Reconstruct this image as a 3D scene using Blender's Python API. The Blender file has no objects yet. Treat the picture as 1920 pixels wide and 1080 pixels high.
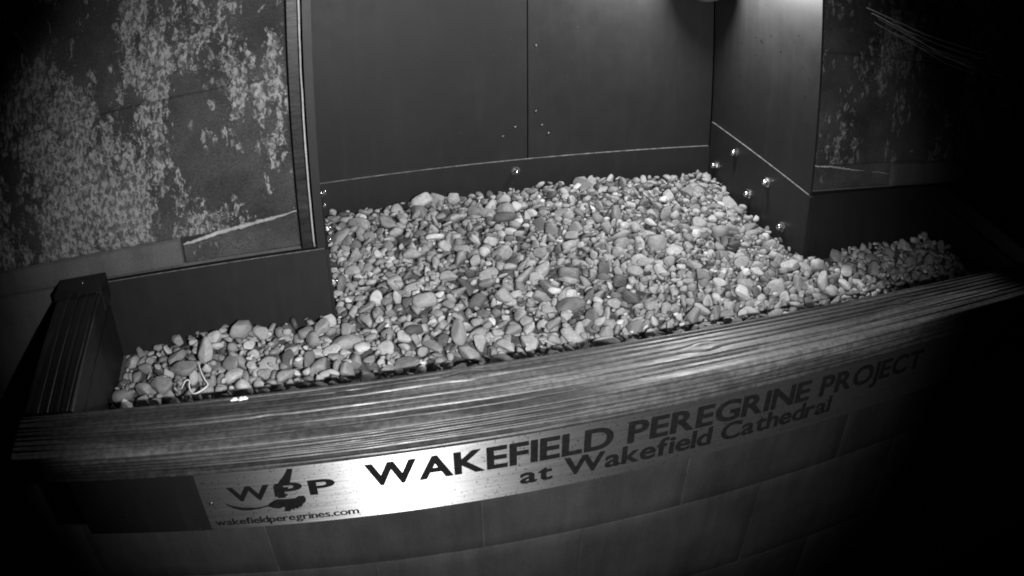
import bpy, bmesh, math, random
import numpy as np
from mathutils import Vector, Matrix, noise
random.seed(7)
rng = np.random.default_rng(11)
S = bpy.context.scene
C = S.collection

# ------------------------------------------------------------------ camera
cam_d = bpy.data.cameras.new('camera')
cam = bpy.data.objects.new('camera', cam_d); C.objects.link(cam)
S.camera = cam
YAW, PITCH, ROLL = -0.2545, -0.5140, -0.0065
f = Vector((-math.sin(YAW)*math.cos(PITCH), math.cos(YAW)*math.cos(PITCH), math.sin(PITCH)))
r0 = Vector((math.cos(YAW), math.sin(YAW), 0)); u0 = r0.cross(f)
Rv = r0*math.cos(ROLL)+u0*math.sin(ROLL); Uv = -r0*math.sin(ROLL)+u0*math.cos(ROLL)
M = Matrix(((Rv.x, Uv.x, -f.x), (Rv.y, Uv.y, -f.y), (Rv.z, Uv.z, -f.z))).to_4x4()
CAMPOS = Vector((-0.0182, -1.0402, 0.5096))
M.translation = CAMPOS
cam.matrix_world = M
# a wide surveillance lens with its barrel distortion
KA, KB = 0.6011, 0.0930
cam_d.type = 'PANO'
cam_d.sensor_fit = 'HORIZONTAL'
cam_d.sensor_width = 36.0
cam_d.sensor_height = 20.25
cy = cam_d
cy.panorama_type = 'FISHEYE_LENS_POLYNOMIAL'
cy.fisheye_fov = math.radians(180)
cy.fisheye_polynomial_k0 = 0.0
cy.fisheye_polynomial_k1 = -KA/18.75
cy.fisheye_polynomial_k2 = 0.0
cy.fisheye_polynomial_k3 = -KB/18.75**3
cy.fisheye_polynomial_k4 = 0.0
cam_d.clip_start = 0.01
cam_d.clip_end = 200

# ------------------------------------------------------------------ world: night sky
SKY_STRENGTH = 0.0004
w = bpy.data.worlds.new('World'); S.world = w; w.use_nodes = True
nt = w.node_tree; nt.nodes.clear()
sky = nt.nodes.new('ShaderNodeTexSky'); sky.sky_type = 'NISHITA'; sky.sun_disc = False
sky.sun_elevation = math.radians(8); sky.sun_rotation = math.radians(200)
bw = nt.nodes.new('ShaderNodeRGBToBW')
bg = nt.nodes.new('ShaderNodeBackground'); bg.inputs['Strength'].default_value = SKY_STRENGTH
wo = nt.nodes.new('ShaderNodeOutputWorld')
nt.links.new(sky.outputs[0], bw.inputs[0]); nt.links.new(bw.outputs[0], bg.inputs[0]); nt.links.new(bg.outputs[0], wo.inputs[0])

S.view_settings.view_transform = 'Standard'
S.view_settings.look = 'None'
S.view_settings.exposure = 0.0
S.view_settings.gamma = 1.0
S.view_settings.use_curve_mapping = False

# ------------------------------------------------------------------ infrared lamp of the arm camera
ARM_LAMP = Vector((0.085, -1.010, 0.440))
ARM_AIM = Vector((0.215, 0.13, -0.06))
sp = bpy.data.lights.new('arm_infrared_lamp', 'SPOT')
sp.energy = 70.0
sp.spot_size = math.radians(79)
sp.spot_blend = 1.0
sp.shadow_soft_size = 0.006
spo = bpy.data.objects.new('arm_infrared_lamp', sp); C.objects.link(spo)
spo.location = ARM_LAMP
spo.rotation_euler = (ARM_AIM-ARM_LAMP).to_track_quat('-Z', 'Y').to_euler()

BOX_LAMP = Vector((0.640, 0.215, 0.372))
BOX_POWER = 12.0

# ------------------------------------------------------------------ helpers
W, D = 0.75, 0.368          # opening width and depth of the box
H2 = -0.052                 # top of the back skirting
D1, D2, TB = 0.309, 0.3945, 0.034
XL, XR = -0.343, 1.098      # inner faces of the side rails
RW = 0.080
WALLY = 0.012               # face of the stonework

def mat(name, color=.5, rough=.6, metal=0., build=None, spec=.5):
    m = bpy.data.materials.new(name); m.use_nodes = True
    nt = m.node_tree; b = nt.nodes['Principled BSDF']
    b.inputs['Base Color'].default_value = (color, color, color, 1)
    b.inputs['Roughness'].default_value = rough
    b.inputs['Metallic'].default_value = metal
    b.inputs['Specular IOR Level'].default_value = spec
    if build: build(nt, b)
    return m
def N(nt, t, **kw):
    n = nt.nodes.new(t)
    for k, v in kw.items():
        if k.startswith('i_'):
            key = k[2:]
            key = int(key) if key.isdigit() else key.replace('_', ' ')
            n.inputs[key].default_value = v
        else: setattr(n, k, v)
    return n
def ramp(nt, src, stops):
    r = nt.nodes.new('ShaderNodeValToRGB'); nt.links.new(src, r.inputs[0])
    el = r.color_ramp.elements
    while len(el) < len(stops): el.new(.5)
    for e, (p, v) in zip(el, stops): e.position = p; e.color = (v, v, v, 1)
    return r.outputs[0]
def mapped(nt, scale, space='Object'):
    tc = nt.nodes.new('ShaderNodeTexCoord'); mp = nt.nodes.new('ShaderNodeMapping')
    mp.inputs['Scale'].default_value = scale
    nt.links.new(tc.outputs[space], mp.inputs[0]); return mp.outputs[0]
def gpos(nt, scale=(1, 1, 1)):
    g = nt.nodes.new('ShaderNodeNewGeometry'); mp = nt.nodes.new('ShaderNodeMapping')
    mp.inputs['Scale'].default_value = scale
    nt.links.new(g.outputs['Position'], mp.inputs[0]); return mp.outputs[0]
def tex(nt, vec, scale, detail=4, rough=.6, dist=0.):
    n = N(nt, 'ShaderNodeTexNoise'); n.inputs['Scale'].default_value = scale
    n.inputs['Detail'].default_value = detail; n.inputs['Roughness'].default_value = rough
    n.inputs['Distortion'].default_value = dist
    nt.links.new(vec, n.inputs['Vector']); return n.outputs[0]
def mth(nt, op, a, b=None, clamp=False):
    n = nt.nodes.new('ShaderNodeMath'); n.operation = op; n.use_clamp = clamp
    for i, v in enumerate((a, b)):
        if v is None: continue
        if isinstance(v, (int, float)): n.inputs[i].default_value = v
        else: nt.links.new(v, n.inputs[i])
    return n.outputs[0]
def mixv(nt, fac, a, b):
    n = nt.nodes.new('ShaderNodeMix'); n.data_type = 'FLOAT'
    for i, v in zip((0, 2, 3), (fac, a, b)):
        if isinstance(v, (int, float)): n.inputs[i].default_value = v
        else: nt.links.new(v, n.inputs[i])
    return n.outputs[0]
def bump(nt, b, h, strength=.3, dist=.001):
    n = nt.nodes.new('ShaderNodeBump'); n.inputs['Strength'].default_value = strength
    n.inputs['Distance'].default_value = dist
    nt.links.new(h, n.inputs['Height']); nt.links.new(n.outputs[0], b.inputs['Normal'])

def link_obj(name, me, m=None, parent=None):
    o = bpy.data.objects.new(name, me); C.objects.link(o)
    if m: me.materials.append(m)
    if parent is not None: o.parent = parent
    return o
def from_bm(name, bm, m, parent=None, smooth=False):
    me = bpy.data.meshes.new(name); bm.to_mesh(me); bm.free()
    if smooth: me.polygons.foreach_set('use_smooth', [True]*len(me.polygons))
    return link_obj(name, me, m, parent)
def box(name, lo, hi, m, parent=None, bevel=0.0, seg=1):
    bm = bmesh.new(); bmesh.ops.create_cube(bm, size=1)
    lo, hi = Vector(lo), Vector(hi); c = (lo+hi)/2; s = hi-lo
    for v in bm.verts: v.co = Vector((v.co.x*s.x, v.co.y*s.y, v.co.z*s.z))
    if bevel: bmesh.ops.bevel(bm, geom=bm.edges[:], offset=bevel, segments=seg, affect='EDGES', profile=.5)
    o = from_bm(name, bm, m, parent); o.location = c
    return o
def empty(name, loc, label, cat, group=None):
    o = bpy.data.objects.new(name, None); C.objects.link(o); o.location = loc
    o.empty_display_size = .05
    tag(o, label, cat, group); return o
def tag(o, label=None, cat=None, group=None, kind=None):
    if label: o['label'] = label
    if cat: o['category'] = cat
    if group: o['group'] = group
    if kind: o['kind'] = kind
    return o
def tube(bm, pts, r, n=6):
    pts = [Vector(p) for p in pts]; rings = []
    for i, p in enumerate(pts):
        a = pts[max(i-1, 0)]; b = pts[min(i+1, len(pts)-1)]; t = (b-a).normalized()
        ref = Vector((0, 1, 0)) if abs(t.y) < .8 else Vector((1, 0, 0)); ax = t.cross(ref).normalized(); ay = t.cross(ax); rr = r(i/(len(pts)-1)) if callable(r) else r
        rings.append([bm.verts.new(p + (ax*math.cos(k*2*math.pi/n)+ay*math.sin(k*2*math.pi/n))*rr) for k in range(n)])
    for a, b in zip(rings, rings[1:]):
        for k in range(n): bm.faces.new((a[k], a[(k+1) % n], b[(k+1) % n], b[k]))
    bm.faces.new(rings[0][::-1]); bm.faces.new(rings[-1])

# ------------------------------------------------------------------ materials
def panel_build(nt, b):
    v = gpos(nt)
    n = tex(nt, v, 9, 5, .65); fine = tex(nt, v, 420, 3, .6)
    col = ramp(nt, n, [(.25, .0105), (.75, .0155)])
    speck = ramp(nt, tex(nt, v, 260, 2, .5), [(.735, 0), (.80, .06)])
    smear = ramp(nt, tex(nt, gpos(nt, (55, 55, 5)), 1, 6, .7), [(.50, 0), (.80, .006)])
    add = mth(nt, 'ADD', mth(nt, 'ADD', col, smear), speck)
    nt.links.new(add, b.inputs['Base Color'])
    nt.links.new(ramp(nt, tex(nt, v, 30, 4, .6), [(.2, .46), (.8, .58)]), b.inputs['Roughness'])
    bump(nt, b, fine, .08, .0004)
M_panel = mat('black_panel', .02, .38, build=panel_build, spec=.42)
M_panel_edge = mat('cut_panel_edge', .17, .5, build=lambda nt, b: nt.links.new(ramp(nt, tex(nt, gpos(nt), 90, 3), [(.3, .08), (.7, .26)]), b.inputs['Base Color']))
M_dark = mat('dark_gap', .012, .8, build=lambda nt, b: nt.links.new(ramp(nt, tex(nt, gpos(nt), 50, 3), [(.3, .008), (.7, .016)]), b.inputs['Base Color']))

def wood_build(lo, hi):
    def g(nt, b):
        v = mapped(nt, (1.5, 15, 15)); v2 = mapped(nt, (10, 420, 420))
        grain = tex(nt, v, 1.5, 3, .5, 1.4); fib = tex(nt, v2, 1.0, 3, .6)
        big = tex(nt, mapped(nt, (3.0, 16, 16)), 1.0, 2, .4, .3)
        a = mth(nt, 'MULTIPLY', ramp(nt, grain, [(.30, lo), (.5, (lo+hi)*.5), (.70, hi)]), ramp(nt, fib, [(.3, .90), (.7, 1.08)]))
        a = mth(nt, 'MULTIPLY', a, ramp(nt, big, [(.30, .80), (.555, 1.0), (.57, 1.55), (.75, 1.3)]))
        a = mth(nt, 'MULTIPLY', a, ramp(nt, tex(nt, mapped(nt, (130, 130, 130)), 1, 4, .7), [(.38, .62), (.62, 1.18)]))
        at = N(nt, 'ShaderNodeAttribute', attribute_name='groove')
        kn = N(nt, 'ShaderNodeAttribute', attribute_name='knot')
        a = mth(nt, 'MULTIPLY', a, mth(nt, 'SUBTRACT', 1.0, mth(nt, 'MULTIPLY', at.outputs['Fac'], .93)))
        a = mth(nt, 'MULTIPLY', a, mth(nt, 'SUBTRACT', 1.0, mth(nt, 'MULTIPLY', kn.outputs['Fac'], .6)))
        nt.links.new(a, b.inputs['Base Color'])
        nt.links.new(ramp(nt, tex(nt, mapped(nt, (30, 200, 200)), 1, 4), [(.3, .33), (.7, .56)]), b.inputs['Roughness'])
        bump(nt, b, mth(nt, 'ADD', mth(nt, 'MULTIPLY', fib, .5), tex(nt, mapped(nt, (90, 260, 260)), 1, 4, .7)), .28, .0007)
    return g
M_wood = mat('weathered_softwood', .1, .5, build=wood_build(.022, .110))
M_wood_dark = mat('dark_wood', .03, .6, build=wood_build(.005, .018))  # the same grained wood in much darker tones

def stone_build(base, patch, amount):
    def g(nt, b):
        v = gpos(nt, (1, 1, .60)); vv = gpos(nt)
        big = tex(nt, v, 7, 3, .6)
        run = tex(nt, gpos(nt, (34, 34, 4.5)), 1, 4, .6)
        bz = mth(nt, 'ADD', mth(nt, 'MULTIPLY', mth(nt, 'SUBTRACT', big, .5), .85), mth(nt, 'MULTIPLY', mth(nt, 'SUBTRACT', run, .5), .38))
        med = mth(nt, 'ADD', tex(nt, v, 50, 10, .70, .5), bz)
        fin = mth(nt, 'ADD', tex(nt, vv, 190, 8, .78), mth(nt, 'MULTIPLY', bz, .8))
        cel = N(nt, 'ShaderNodeTexVoronoi'); cel.inputs['Scale'].default_value = 75; cel.feature = 'F1'
        wn = N(nt, 'ShaderNodeTexNoise'); wn.inputs['Scale'].default_value = 70; wn.inputs['Detail'].default_value = 5; nt.links.new(v, wn.inputs['Vector'])
        wm = N(nt, 'ShaderNodeVectorMath', operation='MULTIPLY_ADD'); nt.links.new(wn.outputs['Color'], wm.inputs[0]); wm.inputs[1].default_value = (.022, .022, .022); nt.links.new(v, wm.inputs[2])
        nt.links.new(wm.outputs[0], cel.inputs['Vector'])
        spots = mth(nt, 'MULTIPLY', mth(nt, 'MULTIPLY', ramp(nt, cel.outputs['Distance'], [(.34, 1), (.40, 0)]), ramp(nt, cel.outputs['Color'], [(.50, 0), (.54, 1)])), ramp(nt, mth(nt, 'ADD', tex(nt, v, 24, 4, .6), bz), [(amount-.07, 0), (amount-.03, 1)]))
        m1 = ramp(nt, med, [(amount+.02, 0), (amount+.038, 1)])
        m2 = ramp(nt, fin, [(amount+.055, 0), (amount+.075, 1)])
        dark = ramp(nt, tex(nt, v, 170, 8, .72, .3), [(.515, 1), (.545, .22)])
        mask = mth(nt, 'MULTIPLY', mth(nt, 'MAXIMUM', mth(nt, 'MAXIMUM', m1, mth(nt, 'MULTIPLY', m2, .7)), mth(nt, 'MULTIPLY', spots, .8)), dark)
        pat = ramp(nt, tex(nt, vv, 75, 5, .65), [(.3, patch*.45), (.7, patch*1.45)])
        bas = mth(nt, 'MULTIPLY', ramp(nt, tex(nt, vv, 9, 5), [(.3, base*.45), (.7, base*1.6)]), ramp(nt, tex(nt, vv, 420, 4, .75), [(.3, .45), (.7, 1.6)]))
        col = mixv(nt, mask, bas, pat)
        nt.links.new(col, b.inputs['Base Color'])
        bump(nt, b, mth(nt, 'ADD', mask, tex(nt, vv, 160, 8, .75)), .8, .0022)
    return g
M_lichen = mat('blotched_stone', .1, .85, build=stone_build(.044, .25, .49), spec=.25)
M_lichen_far = mat('blotched_stone_sparse', .1, .85, build=stone_build(.045, .20, .51), spec=.25)
def smooth_stone(lo, hi):
    def g(nt, b):
        v = gpos(nt)
        a = mth(nt, 'MULTIPLY', ramp(nt, tex(nt, v, 6, 5, .65), [(.3, lo), (.7, hi)]), ramp(nt, tex(nt, v, 330, 4, .7), [(.3, .78), (.7, 1.22)]))
        oi = N(nt, 'ShaderNodeObjectInfo'); a = mth(nt, 'MULTIPLY', a, ramp(nt, oi.outputs['Random'], [(0, .84), (1, 1.14)]))
        a = mth(nt, 'MULTIPLY', a, ramp(nt, tex(nt, gpos(nt, (30, 30, 5)), 1, 5, .65), [(.3, .80), (.7, 1.16)]))
        nt.links.new(a, b.inputs['Base Color']); bump(nt, b, tex(nt, v, 150, 7, .75), .5, .0014)
    return g
M_ashlar = mat('smooth_ashlar', .12, .8, build=smooth_stone(.066, .112), spec=.25)
M_sill = mat('pale_sill_stone', .12, .8, build=smooth_stone(.065, .105), spec=.25)
M_block = mat('dark_rough_stone', .06, .85, build=stone_build(.055, .13, .63), spec=.25)
M_mortar = mat('lime_mortar', .3, .9, build=smooth_stone(.16, .48), spec=.2)
M_mortar_low = mat('grey_mortar', .12, .9, build=smooth_stone(.070, .19), spec=.2)
M_chrome = mat('steel', .62, .16, 1.0, build=lambda nt, b: nt.links.new(ramp(nt, tex(nt, gpos(nt), 700, 2), [(.3, .10), (.7, .30)]), b.inputs['Roughness']))
M_rivet = mat('dull_steel', .16, .35, 1.0, build=lambda nt, b: nt.links.new(ramp(nt, tex(nt, gpos(nt), 700, 2), [(.3, .25), (.7, .5)]), b.inputs['Roughness']))

def sign_build(nt, b):
    v = gpos(nt, (8, 900, 900)); vv = gpos(nt)
    br = tex(nt, v, 1, 3, .6)
    spots = ramp(nt, tex(nt, vv, 330, 2, .5), [(.33, .30), (.38, 1)])
    col = mth(nt, 'MULTIPLY', ramp(nt, br, [(.3, .30), (.7, .43)]), mixv(nt, .7, 1.0, spots))
    nt.links.new(col, b.inputs['Base Color'])
    nt.links.new(ramp(nt, tex(nt, gpos(nt, (6, 300, 300)), 1, 3), [(.3, .48), (.7, .56)]), b.inputs['Roughness'])
    b.inputs['Anisotropic'].default_value = 1.0
    t = N(nt, 'ShaderNodeCombineXYZ'); t.inputs[0].default_value = 1; b.inputs['Anisotropic Rotation'].default_value = .25
    nt.links.new(t.outputs[0], b.inputs['Tangent'])
    bump(nt, b, br, .12, .0002)
M_sign = mat('brushed_aluminium', .6, .6, .92, build=sign_build)
M_print = mat('black_vinyl_print', .012, .5, spec=.3, build=lambda nt, b: nt.links.new(ramp(nt, tex(nt, gpos(nt), 200, 3), [(.3, .005), (.7, .010)]), b.inputs['Base Color']))

def pebble_build(mode):
    def g(nt, b):
        if mode == 'obj':
            oi = N(nt, 'ShaderNodeObjectInfo'); tone = N(nt, 'ShaderNodeRGBToBW'); nt.links.new(oi.outputs['Color'], tone.inputs[0]); tone = tone.outputs[0]
        else:
            at = N(nt, 'ShaderNodeAttribute', attribute_name='tone'); tone = at.outputs['Fac']
        v = gpos(nt)
        a = mth(nt, 'MULTIPLY', tone, ramp(nt, tex(nt, v, 130, 4, .6, .6), [(.3, .80), (.7, 1.18)]))
        a = mth(nt, 'MULTIPLY', a, ramp(nt, tex(nt, v, 620, 3, .7), [(.3, .86), (.7, 1.12)]))
        a = mth(nt, 'MULTIPLY', a, ramp(nt, tex(nt, gpos(nt, (60, 60, 260)), 1, 2, .5, 1.5), [(.60, 1.0), (.66, 1.25), (.70, 1.0)]))
        nt.links.new(mth(nt, 'MINIMUM', mth(nt, 'MULTIPLY', a, .86), .8), b.inputs['Base Color'])
        nt.links.new(ramp(nt, tex(nt, v, 90, 3), [(.3, .50), (.7, .8)]), b.inputs['Roughness'])
        bump(nt, b, tex(nt, v, 520, 4, .65), .22, .0006)
    return g
M_peb_o = mat('pebble_stone', .4, .65, build=pebble_build('obj'), spec=.35)
M_peb_s = mat('gravel_stone', .4, .65, build=pebble_build('attr'), spec=.35)

# ------------------------------------------------------------------ stonework
def rough_block(name, x0, x1, z0, z1, m, parent, y=WALLY, depth=.06, amp=.0016, step=.012, topfn=None, edge=.0008):
    """a masonry block with an uneven dressed face and worn arrises"""
    nx = max(2, int((x1-x0)/step)); nz = max(2, int((z1-z0)/step))
    bm = bmesh.new(); g = []; ew = .0022
    ti = [0, ew/(x1-x0)]+[i/nx for i in range(1, nx)]+[1-ew/(x1-x0), 1]
    hz = max(z1-z0, .03) if topfn is None else .04
    tj = [0, ew/hz]+[j/nz for j in range(1, nz)]+[1-ew/hz, 1]
    nx, nz = len(ti)-1, len(tj)-1
    for j in range(nz+1):
        row = []
        for i in range(nx+1):
            x = x0+(x1-x0)*ti[i]; t = tj[j]
            zt = z1 if topfn is None else topfn(x)
            z = z0+(zt-z0)*t
            e = min(x-x0, x1-x, z-z0, zt-z)
            n = noise.noise(Vector((x*38, z*30, y*9)))*amp + noise.noise(Vector((x*9, z*8, 3)))*amp*1.4
            yy = y - n*min(1, e/.01)
            if e < 1e-6: yy = y+edge
            row.append(bm.verts.new((x, yy, z)))
        g.append(row)
    for j in range(nz):
        for i in range(nx): bm.faces.new((g[j][i], g[j][i+1], g[j+1][i+1], g[j+1][i]))
    back = {}
    def bk(v):
        if v not in back: back[v] = bm.verts.new((v.co.x, y+depth, v.co.z))
        return back[v]
    loop = g[0][:] + [g[j][-1] for j in range(1, nz+1)] + g[-1][-2::-1] + [g[j][0] for j in range(nz-1, 0, -1)]
    for a, b_ in zip(loop, loop[1:]+loop[:1]): bm.faces.new((b_, a, bk(a), bk(b_)))
    return from_bm(name, bm, m, parent, smooth=True)

J = .0020
pl = empty('stone_pier', (-0.45, 0.0, 0.0), 'blotched pale stone wall face left of the nest box opening', 'stone wall')
pr = empty('stone_pier', (1.15, 0.0, 0.0), 'dim mottled stone wall face right of the nest box opening', 'stone wall')
ridge = lambda x: .030 + (x+.205)*(.0245/.17)
rough_block('stone_block', -1.05, -.036, .043, .2445, M_lichen, pl)
rough_block('stone_block', -1.05, -.036, .2455, .80, M_lichen, pl)
rough_block('stone_block', -.207, -.036, .004, 0, M_block, pl, topfn=ridge)
rough_block('sill_stone', -1.05, -.211, .004, .041, M_sill, pl, y=WALLY-.006, amp=.0005)
rough_block('stone_block', .757, 1.9, .0465, .2445, M_lichen_far, pr)
rough_block('stone_block', .757, 1.9, .2455, .80, M_lichen_far, pr)
rough_block('stone_block', .757, .949, .003, .046, M_block, pr, topfn=lambda x: .0455)
rough_block('sill_stone', .952, 1.9, .003, .0455, M_sill, pr, y=WALLY-.006, amp=.0005)
def ridge_mesh(name, x0, z0, x1, z1, r, parent):
    bm = bmesh.new(); n = 70; pts = []
    for i in range(n+1):
        t = i/n
        pts.append((x0+(x1-x0)*t, WALLY-.001+.001*noise.noise(Vector((t*20, 0, 0))), z0+(z1-z0)*t + .003*math.sin(t*5)*t*(1-t)*2 + .0012*noise.noise(Vector((t*14, 5, 0)))))
    tube(bm, pts, lambda t: r*(.35+.8*math.sin(math.pi*min(1, t*1.05+.03))**.6)*(1+.6*noise.noise(Vector((t*35, x0, 9)))), 7)
    return from_bm(name, bm, M_mortar, parent, True)
ridge_mesh('mortar_joint', -.206, .033, -.036, .0565, .0028, pl)
ridge_mesh('mortar_joint', .758, .047, .880, .034, .0015, pr)
ridge_mesh('mortar_joint', .90, .030, .948, .026, .0010, pr)
box('joint_bed', (-1.05, WALLY+.006, .0035), (-.0355, WALLY+.05, .79), M_dark, pl)
box('joint_bed', (.7575, WALLY+.006, .0035), (1.9, WALLY+.05, .79), M_dark, pr)

lw = empty('stone_wall', (0.4, 0.0, -1.6), 'smooth ashlar wall running below the nest box and its sign', 'stone wall')
zs = [-.625-.25*k for k in range(4)][::-1] + [-.375, -.125, -.006]
zs = [-1.385, -1.135, -.885, -.635, -.385, -.176]
for k, (z0, z1) in enumerate(zip(zs, zs[1:])):
    off = -.187 if (k % 2) else -.187+.187
    i0 = -4
    for i in range(i0, 7):
        x0 = off+.3875*i; x1 = x0+.3875
        if x1 < -1.3 or x0 > 2.5: continue
        rough_block('stone_block', x0+J/2, x1-J/2, z0+J/2, z1-J/2, M_ashlar, lw, amp=.00035, step=.03, edge=.0012)
rough_block('stone_block', -1.3, -.806, -.173, -.002, M_ashlar, lw, amp=.0007, step=.03)
rough_block('stone_block', -.803, -.0135, -.173, -.002, M_ashlar, lw, amp=.0007, step=.03)
rough_block('stone_block', .757, 1.55, -.173, -.002, M_ashlar, lw, amp=.0007, step=.03)
rough_block('stone_block', 1.553, 2.5, -.173, -.002, M_ashlar, lw, amp=.0007, step=.03)
box('mortar_bed', (-1.5, WALLY+.0009, -1.385), (2.6, WALLY+.05, -.177), M_mortar_low, lw)

# ------------------------------------------------------------------ the nest box
nb = empty('nest_box', (W/2, 0.0, -0.16), 'black panelled nest box with a grooved timber rim, set in the stone opening', 'nest box')
P = 'back_panel'
Ws = .3785
TOP = .66
box('back_panel', (0.002, D, H2-.03), (Ws-.0009, D+.012, TOP), M_panel, nb, .0006)
box('back_panel', (Ws+.0009, D+.0004, H2-.03), (W-.002, D+.0124, TOP), M_panel, nb, .0006)
box('backing_board', (0, D+.014, -.2), (W, D+.03, TOP), M_dark, nb)
bs = box('back_skirting', (0.002, D-.005, -.134), (W-.004, D-.0006, H2), M_panel, nb)
box('skirting_edge', (0.004, D-.0048, H2+.0002), (W-.008, D-.0020, H2+.0011), M_panel_edge, nb)
rwp = box('side_panel', (W, 0.0003, -.02), (W+.0045, D, TOP), M_panel, nb)
box('side_skirting', (W-.0045, -.002, -.134), (W-.0008, D-.007, 0.0), M_panel, nb)
box('skirting_edge', (W-.0043, .0, .0002), (W-.0020, D-.009, .0013), M_panel_edge, nb)
box('side_panel', (-.0125, 0.0005, .0012), (-.001, D, TOP), M_panel, nb)
box('side_skirting', (-.0008+.0, -.002, -.134), (.0030, D-.007, 0.0), M_panel, nb)
box('roof_panel', (-.0125, 0.002, TOP+.001), (W+.0045, D+.012, TOP+.013), M_panel, nb)
box('tray_floor', (XL-.01, -D1-.01, -.145), (XR+.01, D, -.1345), M_dark, nb)
# front boards over the foot of the stonework
box('front_board', (XL-.075, .0, -.134), (-.0012, .0112, 0.0), M_panel, nb)
box('board_edge', (XL-.073, .0003, .0002), (-.003, .0022, .0007), M_panel_edge, nb)
box('front_board', (W+.0052, .0, -.134), (XR+.075, .0112, 0.0), M_panel, nb)
box('corner_strip', (W-.0046, -.0062, -.134), (W+.0046, -.0026, -.0006), M_panel, nb)
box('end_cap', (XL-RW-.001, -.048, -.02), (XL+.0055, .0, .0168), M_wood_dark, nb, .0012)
# timber batten and ragged sealant at the left jamb
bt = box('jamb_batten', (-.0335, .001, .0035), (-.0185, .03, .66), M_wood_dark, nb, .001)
bm = bmesh.new()
pts = [(-.0165+.0012*noise.noise(Vector((0, 0, i*.23))), .0, .006+i*.0105) for i in range(62)]
tube(bm, pts, lambda t: .0013*(1+.3*abs(noise.noise(Vector((t*26, 2, 0))))+(.7 if t > .5 else 0)*abs(noise.noise(Vector((t*60, 7, 0))))), 6)
from_bm('sealant_bead', bm, mat('pale_sealant', .4, .6, build=smooth_stone(.22, .5)), nb, True)
# tray sides, hidden under the timber
box('tray_side', (XL-.012, -D1, -.134), (XL+.001, -.001, -.036), M_panel, nb)
box('tray_side', (XR-.001, -D1, -.134), (XR+.012, -.001, -.036), M_panel, nb)
box('tray_front', (XL-.012, -.380, -.129), (XR+.012, -.368, -.0345), M_panel, nb)
box('tray_liner', (XL+.002, -D1-.01, -.134), (XR-.002, -D1-.001, -.036), M_dark, nb)

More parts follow.
